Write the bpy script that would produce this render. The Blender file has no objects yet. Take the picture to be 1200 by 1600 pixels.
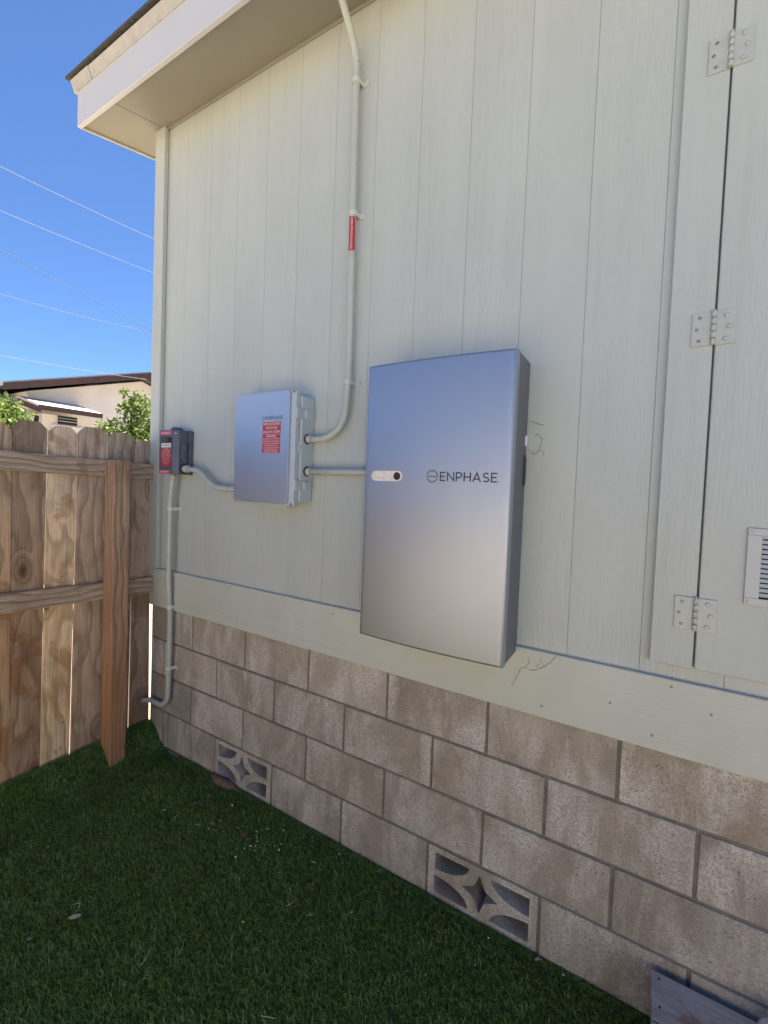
import bpy, bmesh, math, random
import numpy as np
from mathutils import Vector, Matrix

random.seed(7); rng = np.random.default_rng(7)
S = bpy.context.scene
COL = S.collection
R = math.radians

# ------------------------------------------------------------------ camera
cam = bpy.data.cameras.new('camera'); co = bpy.data.objects.new('camera', cam); COL.objects.link(co)
co.location = (2.0591336, -1.49280286, 1.53655775)
co.rotation_euler = (R(87.99252907), R(-2.20985933), R(30.84343627))
cam.sensor_fit = 'VERTICAL'; cam.sensor_height = 24.0; cam.sensor_width = 18.0
cam.lens = 683.686275 / 1600 * 24.0
cam.shift_x = 0.0002; cam.shift_y = -15.53 / 1600
cam.clip_start = 0.02; cam.clip_end = 3000
S.camera = co
# ------------------------------------------------------------------ light
SUN_EL, SUN_AZ = 66.5, -9.0          # azimuth from +Y towards +X
w = bpy.data.worlds.new('World'); S.world = w; w.use_nodes = True
wn = w.node_tree.nodes; wl = w.node_tree.links
sky = wn.new('ShaderNodeTexSky'); sky.sky_type = 'NISHITA'; sky.sun_disc = False
sky.sun_elevation = R(SUN_EL); sky.sun_rotation = R(SUN_AZ)
sky.altitude = 3000; sky.air_density = 1.0; sky.dust_density = 0.0; sky.ozone_density = 10.0
wl.new(sky.outputs[0], wn['Background'].inputs[0]); wn['Background'].inputs[1].default_value = 0.058
sun = bpy.data.lights.new('sun', 'SUN'); so = bpy.data.objects.new('sun', sun); COL.objects.link(so)
sun.energy = 4.8; sun.angle = R(0.53); sun.color = (1.0, 0.955, 0.88)
sd = Vector((math.sin(R(SUN_AZ)) * math.cos(R(SUN_EL)), math.cos(R(SUN_AZ)) * math.cos(R(SUN_EL)), math.sin(R(SUN_EL))))
so.rotation_euler = sd.to_track_quat('Z', 'Y').to_euler(); so.location = (0, 6, 12)
S.view_settings.view_transform = 'Standard'; S.view_settings.look = 'None'
S.view_settings.exposure = 2.0; S.view_settings.gamma = 1.0
S.view_settings.use_curve_mapping = False

# ------------------------------------------------------------------ helpers
def link(o): COL.objects.link(o); return o
def tag(o, label=None, cat=None, group=None, kind=None):
    if label: o['label'] = label
    if cat: o['category'] = cat
    if group: o['group'] = group
    if kind: o['kind'] = kind
    return o
def thing(name, label, cat, loc=(0, 0, 0), group=None):
    o = link(bpy.data.objects.new(name, None)); o.location = loc; o.empty_display_size = .1
    return tag(o, label, cat, group)
def mesh_obj(name, me, mat=None, parent=None, loc=None, rot=None, **kw):
    o = link(bpy.data.objects.new(name, me))
    if mat and not me.materials: me.materials.append(mat)
    o.parent = parent
    if loc is not None: o.location = loc
    if rot is not None: o.rotation_euler = rot
    return tag(o, **kw)
def bm_obj(name, bm, mat=None, parent=None, loc=None, rot=None, smooth=False, **kw):
    me = bpy.data.meshes.new(name); bm.normal_update(); bm.to_mesh(me); bm.free()
    if smooth:
        for p in me.polygons: p.use_smooth = True
    return mesh_obj(name, me, mat, parent, loc, rot, **kw)
def box(bm, a, b, bevel=0.0, seg=1, mtx=None):
    """axis aligned box from corner a to b added to bm"""
    t = bmesh.new()
    vs = [t.verts.new((x, y, z)) for x in (a[0], b[0]) for y in (a[1], b[1]) for z in (a[2], b[2])]
    for f in ((0, 1, 3, 2), (4, 6, 7, 5), (0, 4, 5, 1), (2, 3, 7, 6), (0, 2, 6, 4), (1, 5, 7, 3)):
        t.faces.new([vs[i] for i in f])
    bmesh.ops.recalc_face_normals(t, faces=t.faces)
    if bevel: bmesh.ops.bevel(t, geom=t.edges[:], offset=bevel, segments=seg, profile=.5, affect='EDGES')
    merge(bm, t, mtx); return bm
def merge(bm, t, mtx=None):
    me = bpy.data.meshes.new('tmp')
    if mtx is not None: bmesh.ops.transform(t, matrix=mtx, verts=t.verts)
    t.to_mesh(me); t.free(); bm.from_mesh(me); bpy.data.meshes.remove(me)
def boxo(name, a, b, mat, parent=None, bevel=0.0, seg=1, **kw):
    return bm_obj(name, box(bmesh.new(), a, b, bevel, seg), mat, parent, **kw)
def prism(bm, pts, axis, d0, d1, bevel=0, seg=1):
    """pts: 2D outline; axis 'y' -> (x,z) outline, 'x' -> (y,z), 'z' -> (x,y)"""
    t = bmesh.new()
    def m(p, d):
        return {'y': (p[0], d, p[1]), 'x': (d, p[0], p[1]), 'z': (p[0], p[1], d)}[axis]
    A = [t.verts.new(m(p, d0)) for p in pts]; B = [t.verts.new(m(p, d1)) for p in pts]
    t.faces.new(A); t.faces.new(B[::-1])
    n = len(pts)
    for i in range(n): t.faces.new((A[i], A[(i + 1) % n], B[(i + 1) % n], B[i]))
    bmesh.ops.recalc_face_normals(t, faces=t.faces)
    if bevel: bmesh.ops.bevel(t, geom=t.edges[:], offset=bevel, segments=seg, profile=.5, affect='EDGES')
    merge(bm, t); return bm
def fillet(pts, r, n=8):
    pts = [Vector(p) for p in pts]; out = [pts[0]]
    rs = r if isinstance(r, (list, tuple)) else [r] * (len(pts) - 2)
    for i in range(1, len(pts) - 1):
        a, b, c = pts[i - 1], pts[i], pts[i + 1]
        u = (a - b).normalized(); v = (c - b).normalized(); th = u.angle(v)
        if th > 3.1: out.append(b); continue
        d = min(rs[i - 1] / math.tan(th / 2), .49 * (a - b).length if i > 1 else .95 * (a - b).length, .49 * (c - b).length if i < len(pts) - 2 else .95 * (c - b).length)
        rr = d * math.tan(th / 2); p0 = b + u * d; p1 = b + v * d
        ce = b + (u + v).normalized() * (rr / math.sin(th / 2))
        q0 = p0 - ce; q1 = p1 - ce; an = q0.angle(q1)
        for k in range(n + 1):
            t = k / n
            out.append(ce + (q0 * math.sin((1 - t) * an) + q1 * math.sin(t * an)) / math.sin(an))
    out.append(pts[-1]); return out
def tube(bm, pts, r, n=12, cap=True):
    pts = [Vector(p) for p in pts]; rings = []
    rr = r if isinstance(r, (list, tuple)) else [r] * len(pts)
    t0 = (pts[1] - pts[0]).normalized()
    nrm = t0.orthogonal().normalized()
    for i, p in enumerate(pts):
        t = ((pts[min(i + 1, len(pts) - 1)] - p).normalized() + (p - pts[max(i - 1, 0)]).normalized())
        t = t.normalized() if t.length > 1e-6 else t0
        nrm = (nrm - t * nrm.dot(t)).normalized(); bn = t.cross(nrm)
        rings.append([bm.verts.new(p + (nrm * math.cos(2 * math.pi * k / n) + bn * math.sin(2 * math.pi * k / n)) * rr[i]) for k in range(n)])
    for A, B in zip(rings, rings[1:]):
        for k in range(n): bm.faces.new((A[k], A[(k + 1) % n], B[(k + 1) % n], B[k])).smooth = True
    if cap: bm.faces.new(rings[0][::-1]); bm.faces.new(rings[-1])
    return bm
def tubeo(name, pts, r, mat, parent=None, n=12, **kw):
    return bm_obj(name, tube(bmesh.new(), pts, r, n), mat, parent, **kw)
def disc(bm, c, r, d0, d1, axis='y', n=14, r1=None):
    c = Vector(c); ax = {'x': Vector((1, 0, 0)), 'y': Vector((0, 1, 0)), 'z': Vector((0, 0, 1))}[axis]
    return tube(bm, [c + ax * d0, c + ax * (d0 * .3 + d1 * .7), c + ax * d1], [r, r, r if r1 is None else r1], n)
# flat stroke lettering -------------------------------------------------
def ribbon(bm, pts, wd, f, off, k=[0]):
    """flat ribbon along 2D points; f maps (x,z,off)->3D; each stroke a hair proud of the one before"""
    k[0] += 1; off = off + (k[0] % 7) * 4e-5
    P = [Vector(p) for p in pts]; L = []; Rr = []
    closed = (P[0] - P[-1]).length < 1e-7
    if closed: P = P[:-1]
    n = len(P)
    for i in range(n):
        a = P[(i - 1) % n] if (closed or i > 0) else None; b = P[(i + 1) % n] if (closed or i < n - 1) else None
        d1 = (P[i] - a).normalized() if a is not None else None; d2 = (b - P[i]).normalized() if b is not None else None
        if d1 is None: d1 = d2
        if d2 is None: d2 = d1
        t = (d1 + d2).normalized(); nn = Vector((-t.y, t.x)); s = wd / 2 / max(.4, nn.dot(Vector((-d1.y, d1.x))))
        L.append(bm.verts.new(f(*(P[i] + nn * s), off))); Rr.append(bm.verts.new(f(*(P[i] - nn * s), off)))
    for i in range(n if closed else n - 1):
        j = (i + 1) % n; bm.faces.new((L[i], Rr[i], Rr[j], L[j]))
def arc(cx, cz, rx, rz, a0, a1, n=12):
    return [(cx + rx * math.cos(R(a0 + (a1 - a0) * i / n)), cz + rz * math.sin(R(a0 + (a1 - a0) * i / n))) for i in range(n + 1)]
GL = {  # strokes in a 0..w x 0..1 cell
 'E': (.62, [[(.62, .95), (.05, .95), (.05, .05), (.62, .05)], [(.05, .51), (.55, .51)]]),
 'N': (.80, [[(.05, 0), (.05, .93), (.75, .07), (.75, 1)]]),
 'P': (.66, [[(.05, 0), (.05, .95), (.36, .95)] + arc(.36, .68, .26, .27, 88, -88, 10) + [(.05, .41)]]),
 'H': (.76, [[(.05, 0), (.05, 1)], [(.71, 0), (.71, 1)], [(.05, .5), (.71, .5)]]),
 'A': (.86, [[(.03, 0), (.43, .96), (.83, 0)], [(.18, .3), (.68, .3)]]),
 'S': (.66, [arc(.34, .715, .26, .235, 30, 270, 12)[:-1] + arc(.34, .27, .28, .22, 90, -150, 12)]),
}
def word(bm, txt, x0, z0, h, wtotal, f, off, stroke=.11, gap=.2):
    tot = sum(GL[c][0] for c in txt) + gap * (len(txt) - 1); sx = wtotal / tot; x = x0
    for c in txt:
        wd, st = GL[c]
        for s in st: ribbon(bm, [(x + p[0] * sx, z0 + p[1] * h) for p in s], stroke * h, f, off)
        x += (wd + gap) * sx
def text_mesh(txt, size, width=None):
    cu = bpy.data.curves.new('lettering', 'FONT'); cu.body = txt; cu.size = size; cu.align_x = 'CENTER'; cu.align_y = 'CENTER'
    cu.resolution_u = 2
    o = link(bpy.data.objects.new('lettering', cu)); dg = bpy.context.evaluated_depsgraph_get()
    me = bpy.data.meshes.new_from_object(o.evaluated_get(dg)); bpy.data.objects.remove(o); bpy.data.curves.remove(cu)
    xs = [v.co.x for v in me.vertices]
    if width and xs:
        w0 = max(xs) - min(xs)
        if w0 > 0:
            for v in me.vertices: v.co.x *= width / w0
    return me
def text_front(bm, txt, x, y, z, size, width=None, mtx=None):
    """text facing -Y centred at x,z"""
    me = text_mesh(txt, size, width)
    M = mtx if mtx is not None else Matrix.Translation((x, y, z)) @ Matrix.Rotation(R(90), 4, 'X')
    me.transform(M); bm.from_mesh(me); bpy.data.meshes.remove(me)

# ------------------------------------------------------------------ materials
class NT:
    def __init__(s, name):
        s.m = bpy.data.materials.new(name); s.m.use_nodes = True; s.t = s.m.node_tree; s.b = s.t.nodes['Principled BSDF']
        s.tc = s.t.nodes.new('ShaderNodeTexCoord'); s.oi = s.t.nodes.new('ShaderNodeObjectInfo')
    def n(s, ty, **kw):
        x = s.t.nodes.new('ShaderNode' + ty)
        for k, v in kw.items(): setattr(x, k, v)
        return x
    def l(s, a, b): s.t.links.new(a, b)
    def setin(s, node, i, v):
        if hasattr(v, 'is_linked') or hasattr(v, 'links'): s.l(v, node.inputs[i])
        else: node.inputs[i].default_value = v
    def coords(s, scale=(1, 1, 1), rand=True, kind='Object'):
        v = s.tc.outputs[kind]
        if rand:
            c = s.n('CombineXYZ'); ml = s.n('VectorMath', operation='MULTIPLY_ADD'); c2 = s.n('CombineXYZ')
            for i in range(3): s.l(s.oi.outputs['Random'], c.inputs[i])
            s.l(c.outputs[0], ml.inputs[0]); ml.inputs[1].default_value = (37.1, 53.7, 71.3); s.l(v, ml.inputs[2]); v = ml.outputs[0]
        mm = s.n('VectorMath', operation='MULTIPLY'); s.l(v, mm.inputs[0]); mm.inputs[1].default_value = scale
        return mm.outputs[0]
    def noise(s, vec, scale=5, detail=4, rough=.55, dist=0):
        x = s.n('TexNoise'); s.l(vec, x.inputs['Vector']); x.inputs['Scale'].default_value = scale; x.inputs['Detail'].default_value = detail
        x.inputs['Roughness'].default_value = rough; x.inputs['Distortion'].default_value = dist; return x.outputs['Fac']
    def ramp(s, fac, stops):
        x = s.n('ValToRGB'); s.l(fac, x.inputs[0]); e = x.color_ramp.elements
        while len(e) < len(stops): e.new(.5)
        for i, (p, c) in enumerate(stops):
            e[i].position = p; e[i].color = (c, c, c, 1) if not hasattr(c, '__len__') else (*c, 1)
        return x.outputs[0]
    def math(s, op, a, b=0.0, c=0.0):
        x = s.n('Math', operation=op); s.setin(x, 0, a); s.setin(x, 1, b); s.setin(x, 2, c); return x.outputs[0]
    def mix(s, fac, a, b, mode='MIX'):
        x = s.n('MixRGB', blend_type=mode); s.setin(x, 0, fac)
        for i, v in ((1, a), (2, b)):
            if isinstance(v, tuple): v = (*v[:3], 1)
            s.setin(x, i, v)
        return x.outputs[0]
    def bump(s, h, strength=.3, dist=.01, normal=None):
        x = s.n('Bump'); x.inputs['Strength'].default_value = strength; x.inputs['Distance'].default_value = dist; s.l(h, x.inputs['Height'])
        if normal is not None: s.l(normal, x.inputs['Normal'])
        s.l(x.outputs[0], s.b.inputs['Normal']); return x.outputs[0]
    def out(s, col=None, rough=None, metal=None, spec=None):
        if col is not None: s.setin(s.b, 'Base Color', (*col, 1) if isinstance(col, tuple) else col)
        if rough is not None: s.setin(s.b, 'Roughness', rough)
        if metal is not None: s.b.inputs['Metallic'].default_value = metal
        if spec is not None: s.b.inputs['Specular IOR Level'].default_value = spec
        return s.m

def mat_plain(name, col, rough=.5, metal=0, var=.1, scale=8, bump=0, bscale=200, spec=.5):
    t = NT(name); v = t.coords((1, 1, 1)); n = t.noise(v, scale, 5)
    c = t.mix(t.ramp(n, [(.3, 0.0), (.7, 1.0)]), tuple(x * (1 - var) for x in col), tuple(min(1, x * (1 + var)) for x in col))
    if bump: t.bump(t.noise(v, bscale, 3), bump, .002)
    return t.out(c, rough, metal, spec)

def mat_siding(name, col, axis='z'):
    """painted embossed wood-grain fibre board; grain runs along axis"""
    t = NT(name)
    st = (1, 1, .045) if axis == 'z' else (.045, 1, 1)
    warp = t.noise(t.coords((1.2, 1.2, .9) if axis == 'z' else (.9, 1.2, 1.2)), 2.2, 2)
    v = t.coords(st)
    wv = t.n('VectorMath', operation='ADD'); cb = t.n('CombineXYZ'); off = t.math('MULTIPLY', warp, .16)
    t.l(off, cb.inputs[0]); t.l(off, cb.inputs[2]); t.l(v, wv.inputs[0]); t.l(cb.outputs[0], wv.inputs[1])
    g = t.noise(wv.outputs[0], 150, 2, .5); g2 = t.noise(wv.outputs[0], 420, 2, .5)
    patch = t.noise(t.coords((1, 1, .4)), 3, 2)
    amp = t.ramp(patch, [(.42, .12), (.62, 1.0)])
    h = t.math('ADD', t.math('MULTIPLY', t.ramp(g, [(.40, 0.0), (.56, 1.0)]), amp), t.math('MULTIPLY', g2, .25))
    t.bump(h, .30, .0022)
    dirt = t.noise(t.coords((1, 1, .25)), 6, 5)
    c = t.mix(t.ramp(dirt, [(.35, 0.0), (.75, 1.0)]), tuple(x * .95 for x in col), tuple(x * 1.03 for x in col))
    c = t.mix(t.math('MULTIPLY', t.math('SUBTRACT', 1.0, t.ramp(g, [(.40, 0.0), (.50, 1.0)])), t.math('MULTIPLY', amp, .11)), c, tuple(x * .62 for x in col))
    st_ = t.noise(t.coords((6, 6, .12) if axis == 'z' else (.12, 6, 6)), 5, 4, .6); c = t.mix(t.math('MULTIPLY', t.ramp(st_, [(.52, 0.0), (.80, 1.0)]), .16), c, tuple(x * y for x, y in zip(col, (.70, .66, .58))))
    sp = t.ramp(t.noise(t.coords((1, 1, 1)), 55, 2), [(.76, 0.0), (.80, 1.0)])
    c = t.mix(t.math('MULTIPLY', sp, .12), c, (.25, .22, .18))
    return t.out(c, .55, 0, .35)

def mat_block():
    t = NT('concrete_block'); v = t.coords()
    base = t.ramp(t.oi.outputs['Random'], [(0, (.395, .352, .288)), (.25, (.480, .430, .352)), (.5, (.375, .340, .292)), (.75, (.450, .395, .316)), (1, (.500, .450, .378))])
    big = t.noise(v, 5.5, 5, .65, .3); c = t.mix(t.math('MULTIPLY', t.ramp(big, [(.34, 1.0), (.56, 0.0)]), .50), base, (.295, .240, .185))
    # pale lime bloom, streaked downwards
    ef = t.noise(t.coords((1, 1, .38)), 6.0, 6, .66, .6); fine = t.noise(v, 110, 4, .75)
    efm = t.math('MULTIPLY', t.ramp(ef, [(.44, 0.0), (.62, 1.0)]), t.ramp(fine, [(.36, .15), (.56, 1.0)]))
    c = t.mix(t.math('MULTIPLY', efm, .90), c, (.76, .715, .66))
    run = t.noise(t.coords((1, 1, .10)), 9, 4, .6); c = t.mix(t.math('MULTIPLY', t.ramp(run, [(.54, 0.0), (.70, 1.0)]), .32), c, (.24, .185, .14))
    gr = t.noise(v, 240, 3, .85); c = t.mix(t.ramp(gr, [(.36, .62), (.49, 0.0)]), c, (.17, .135, .10))
    c = t.mix(t.ramp(t.noise(v, 210, 2), [(.60, 0.0), (.70, .45)]), c, (.66, .60, .53))
    vo = t.n('TexVoronoi'); t.l(v, vo.inputs['Vector']); vo.inputs['Scale'].default_value = 85; pit = t.ramp(vo.outputs['Distance'], [(.10, 1.0), (.22, 0.0)])
    pit = t.math('MULTIPLY', pit, t.ramp(t.noise(v, 22, 2), [(.52, 0.0), (.62, 1.0)])); c = t.mix(t.math('MULTIPLY', pit, .7), c, (.11, .09, .07))
    h = t.math('ADD', t.math('MULTIPLY', gr, 1.0), t.math('MULTIPLY', t.noise(v, 60, 4, .7), .9)); h = t.math('SUBTRACT', h, t.math('MULTIPLY', pit, .8)); t.bump(h, .85, .004)
    return t.out(c, .95, 0, .15)

def mat_mortar():
    t = NT('mortar'); v = t.coords(); n = t.noise(v, 26, 5)
    c = t.ramp(n, [(.3, (.160, .146, .126)), (.7, (.245, .225, .198))]); t.bump(t.noise(v, 160, 4), .7, .003)
    return t.out(c, .97, 0, .1)

def mat_wood(name, light, dark, grain=14, axis=2, grey=0.0, contrast=1.0, knots=True, warm_low=None):
    """weathered lumber, grain along object axis"""
    t = NT(name)
    sc = [1, 1, 1]; sc[axis] = .10
    v = t.coords(tuple(sc)); warp = t.noise(t.coords(tuple(.5 if i == axis else 1.6 for i in range(3))), 3.0, 3, .5)
    sep = t.n('SeparateXYZ'); t.l(v, sep.inputs[0])
    a, b = [i for i in range(3) if i != axis]
    cross = t.math('ADD', sep.outputs[a], t.math('MULTIPLY', sep.outputs[b], .8))
    along = sep.outputs[axis]
    # knots: cells stretched along the grain
    vk = t.n('TexVoronoi'); ks = [5.2, 5.2, 5.2]; ks[axis] = 2.4
    t.l(t.coords(tuple(ks)), vk.inputs['Vector']); vk.inputs['Scale'].default_value = 1.0
    kd = vk.outputs['Distance']
    kn = t.ramp(kd, [(0, 1.0), (.26, 0.0)]) if knots else None
    field = t.math('ADD', t.math('ADD', t.math('MULTIPLY', cross, grain), t.math('MULTIPLY', warp, 5.5)), t.math('MULTIPLY', along, 1.5))
    if knots: field = t.math('ADD', field, t.math('MULTIPLY', kn, 2.6))
    ring = t.math('FRACT', field)
    rg = t.ramp(ring, [(0, 0.0), (.55, .35), (.86, 1.0), (1, 0.05)])
    fine = t.noise(t.coords(tuple(.02 if i == axis else 1 for i in range(3))), 260, 3, .6)
    c = t.mix(t.math('MULTIPLY', rg, .55 * contrast), light, dark)
    c = t.mix(t.math('MULTIPLY', t.ramp(fine, [(.35, 1.0), (.6, 0.0)]), .45), c, tuple(x * .55 for x in dark))
    blot = t.noise(t.coords(tuple(.6 if i == axis else 1 for i in range(3))), 5, 5, .65, .4)
    c = t.mix(t.math('MULTIPLY', t.ramp(blot, [(.46, 0.0), (.72, 1.0)]), .55), c, tuple(x * .72 for x in dark))
    rb = t.noise(t.coords((1.0, 1.0, .8)), 4.2, 3, .6, .8)
    c = t.mix(t.math('MULTIPLY', t.ramp(rb, [(.58, 0.0), (.64, 1.0)]), .50), c, (.24, .10, .028))
    if knots:
        c = t.mix(t.math('MULTIPLY', t.ramp(kd, [(.05, 1.0), (.13, 0.0)]), .85), c, (.035, .022, .014))
        c = t.mix(t.math('MULTIPLY', t.ramp(kd, [(.12, 1.0), (.24, 0.0)]), .40), c, (.13, .07, .03))
    tint = t.n('MixRGB', blend_type='MULTIPLY'); tint.inputs[0].default_value = 1; t.l(c, tint.inputs[1]); t.l(t.oi.outputs['Color'], tint.inputs[2]); c = tint.outputs[0]
    # each board its own tone
    hv = t.n('HueSaturation'); t.l(c, hv.inputs['Color'])
    t.l(t.math('MULTIPLY_ADD', t.oi.outputs['Random'], .12, .94), hv.inputs['Value'])
    t.l(t.math('MULTIPLY_ADD', t.math('FRACT', t.math('MULTIPLY', t.oi.outputs['Random'], 7.3)), .25, .88), hv.inputs['Saturation']); c = hv.outputs[0]
    # silvered by the weather towards the top
    if grey or warm_low:
        pz = t.n('SeparateXYZ'); t.l(t.tc.outputs['Object'], pz.inputs[0])
        if grey:
            gz = t.math('ADD', pz.outputs[2], t.math('MULTIPLY_ADD', blot, .9, -.45)); gf = t.n('MapRange'); t.l(gz, gf.inputs[0]); gf.inputs[1].default_value = .75; gf.inputs[2].default_value = 1.75
            bw = t.n('RGBToBW'); t.l(c, bw.inputs[0]); gc = t.n('CombineXYZ')
            for i, k in enumerate((1.06, .98, .90)): t.l(t.math('MULTIPLY', bw.outputs[0], k), gc.inputs[i])
            c = t.mix(t.math('MULTIPLY', gf.outputs[0], grey), c, gc.outputs[0])
        if warm_low:
            wf = t.n('MapRange'); t.l(pz.outputs[2], wf.inputs[0]); wf.inputs[1].default_value = 1.25; wf.inputs[2].default_value = .35
            c = t.mix(t.math('MULTIPLY', wf.outputs[0], .55), c, warm_low, 'MIX')
    h = t.math('ADD', t.math('MULTIPLY', rg, -.8), t.math('MULTIPLY', fine, .8)); t.bump(h, .45, .002)
    return t.out(c, .82, 0, .2)

M = {}
M['siding'] = mat_siding('painted_siding', (.485, .520, .485))
M['trim'] = mat_siding('painted_trim', (.530, .553, .480), 'x')
M['backing'] = mat_plain('wall_backing', (.5, .53, .5), .8)
M['gap'] = mat_plain('shadow_gap', (.24, .24, .23), .9)
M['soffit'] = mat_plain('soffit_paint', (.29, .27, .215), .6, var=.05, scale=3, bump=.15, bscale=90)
M['fascia'] = mat_plain('fascia_paint', (.56, .565, .57), .5, var=.02, scale=3, bump=.1, bscale=60)
M['drip'] = mat_plain('drip_edge_metal', (.46, .43, .36), .5, var=.12, scale=20)
M['roof'] = mat_plain('asphalt_shingle', (.075, .068, .062), .95, var=.4, scale=60, bump=.5, bscale=300)
M['block'] = mat_block(); M['mortar'] = mat_mortar()
M['conduit'] = mat_plain('painted_conduit', (.46, .485, .43), .45, var=.06, scale=25, bump=.08, bscale=90)
M['strap'] = mat_plain('strap_metal', (.58, .59, .55), .4, var=.08)
M['black'] = mat_plain('black_plastic', (.018, .018, .02), .5)
M['dark'] = mat_plain('dark_void', (.02, .019, .018), .9)
M['red'] = mat_plain('red_vinyl', (.44, .040, .050), .45, var=.06, scale=60)
M['pink'] = mat_plain('faded_red_vinyl', (.58, .10, .17), .45, var=.15, scale=90)
M['white'] = mat_plain('white_print', (.80, .78, .75), .5, var=.03)
M['ink'] = mat_plain('dark_blue_print', (.030, .034, .060), .5, var=.03)
M['inkgrey'] = mat_plain('grey_green_print', (.16, .16, .13), .5, var=.03)
M['yellow'] = mat_plain('yellow_green_print', (.55, .55, .12), .5)
M['boxgrey'] = mat_plain('light_grey_polycarbonate', (.46, .52, .56), .38, var=.03, scale=5)
M['switchgrey'] = mat_plain('grey_enamel', (.085, .105, .135), .42, var=.10, scale=30, bump=.06, bscale=50)
M['sidemetal'] = mat_plain('dark_grey_side', (.115, .122, .145), .38, .25, var=.05)  # darker grey than the silver front cover
M['screw'] = mat_plain('screw_metal', (.20, .19, .18), .45, .6)
M['screw_light'] = mat_plain('worn_screw', (.26, .26, .25), .45, .3)
M['hinge'] = mat_plain('painted_hinge', (.45, .475, .44), .42, var=.05, scale=60, bump=.05, bscale=120)
M['vent'] = mat_plain('painted_louver', (.46, .48, .48), .4, var=.04)

def mat_metal(name, k, r0):
    t = NT(name); v = t.coords((1, 1, 60), rand=False)
    n = t.noise(v, 14, 3, .6); n2 = t.noise(t.coords((1, 1, 1), rand=False), 4, 4)
    c = t.mix(n, tuple(k * x for x in (.395, .435, .50)), tuple(k * x for x in (.45, .49, .555)))
    sm = t.noise(t.coords((1, 1, .35), rand=False), 5, 5, .7, .6); c = t.mix(t.math('MULTIPLY', t.ramp(sm, [(.52, 0.0), (.75, 1.0)]), .14), c, (.36, .34, .31))
    sp = t.ramp(t.noise(t.coords((1, 1, 1), rand=False), 60, 1), [(.80, 0.0), (.83, 1.0)])
    c = t.mix(t.math('MULTIPLY', sp, .25), c, (.30, .28, .25))
    r = t.math('MULTIPLY_ADD', n2, .10, r0)
    t.bump(n, .03, .001)
    return t.out(c, r, 1.0)
M['metal'] = mat_metal('brushed_silver', .98, .47); M['metal_box'] = mat_metal('satin_silver', 1.18, .46)
def mat_painted_reflection():
    t = NT('indicator_window'); v = t.coords((1, 1, 1.4), rand=False)
    n = t.noise(v, 60, 4, .6); c = t.mix(t.ramp(n, [(.45, 0.0), (.60, 1.0)]), (.95, .90, .82), (.86, .78, .66))  # cream tones painted in for the bright scene the window reflects
    t.bump(n, .07, .001); return t.out(c, .14, .35)
M['window'] = mat_painted_reflection()
M['picket'] = mat_wood('cedar_picket', (.60, .43, .275), (.24, .145, .082), 15, 2, grey=.50, contrast=1.2)
M['rail'] = mat_wood('weathered_rail', (.56, .43, .32), (.20, .135, .092), 42, 1, contrast=1.4, knots=False)
M['post'] = mat_wood('fir_post', (.54, .345, .21), (.20, .105, .055), 40, 2, contrast=1.4, knots=False, warm_low=(.40, .175, .055))
M['step'] = mat_wood('grey_step_board', (.52, .49, .475), (.33, .295, .285), 16, 0, contrast=.8, knots=False)
M['stepside'] = mat_wood('brown_step_side', (.42, .26, .12), (.2, .10, .045), 30, 2, knots=False)

def mat_turf(name, blade):
    t = NT(name)
    if blade:
        at = t.n('Attribute', attribute_name='tone'); c = t.ramp(at.outputs['Fac'], [(0, (.075, .135, .028)), (.30, (.190, .330, .065)), (.65, (.32, .49, .125)), (.95, (.46, .60, .23)), (1, (.60, .50, .26))])
        t.out(c, .42, 0, .5); tr = t.n('BsdfTranslucent'); t.l(c, tr.inputs[0]); mx = t.n('MixShader'); mx.inputs[0].default_value = .35
        t.l(t.b.outputs[0], mx.inputs[1]); t.l(tr.outputs[0], mx.inputs[2]); t.l(mx.outputs[0], t.t.nodes['Material Output'].inputs[0]); return t.m
    v = t.coords(rand=False); n = t.noise(v, 90, 4, .7); c = t.ramp(n, [(.3, (.050, .080, .024)), (.7, (.105, .155, .045))])
    t.bump(n, .8, .01); return t.out(c, .95, 0, .1)
M['blade'] = mat_turf('turf_blade', True); M['turf'] = mat_turf('turf_backing', False)
def mat_gravel():
    t = NT('tan_ground'); v = t.coords(rand=False); n = t.noise(v, 1.3, 5, .6); f = t.noise(v, 45, 4, .7)
    c = t.mix(t.ramp(n, [(.3, 0.0), (.7, 1.0)]), (.42, .345, .255), (.52, .44, .34))
    c = t.mix(t.math('MULTIPLY', t.ramp(f, [(.38, 1.0), (.55, 0.0)]), .4), c, (.18, .14, .10)); t.bump(f, .7, .02)
    return t.out(c, .95, 0, .1)
M['gravel'] = mat_gravel()

# ------------------------------------------------------------------ ground
def turf_z(x, y):
    x = np.asarray(x, float); y = np.asarray(y, float)
    t = np.clip((-.205 - x) / .14, 0, 1); z = .115 * t * t * (3 - 2 * t)
    z = z - .028 * np.exp(-((x + .13) / .07) ** 2)
    z = z + .016 * np.exp(-(((x - .12) / .16) ** 2 + ((y + .20) / .12) ** 2)) + .010 * np.sin(x * 3.1 + 1) * np.sin(y * 2.7)
    z = z - .005 * np.exp(-((y + .0) / .045) ** 2) * (x > -.2)
    return z + .004
bm = bmesh.new(); bmesh.ops.create_grid(bm, x_segments=2, y_segments=2, size=400)
bm_obj('ground', bm, M['gravel'], None, (0, 0, -.06), kind='structure')
nx, ny = 150, 80
xs = np.concatenate([np.linspace(-.372, .4, 70), np.linspace(.42, 6, nx - 70)]); ys = np.linspace(-2.05, -.0052, ny)
X, Y = np.meshgrid(xs, ys); Z = turf_z(X, Y) - .004
me = bpy.data.meshes.new('lawn')
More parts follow.
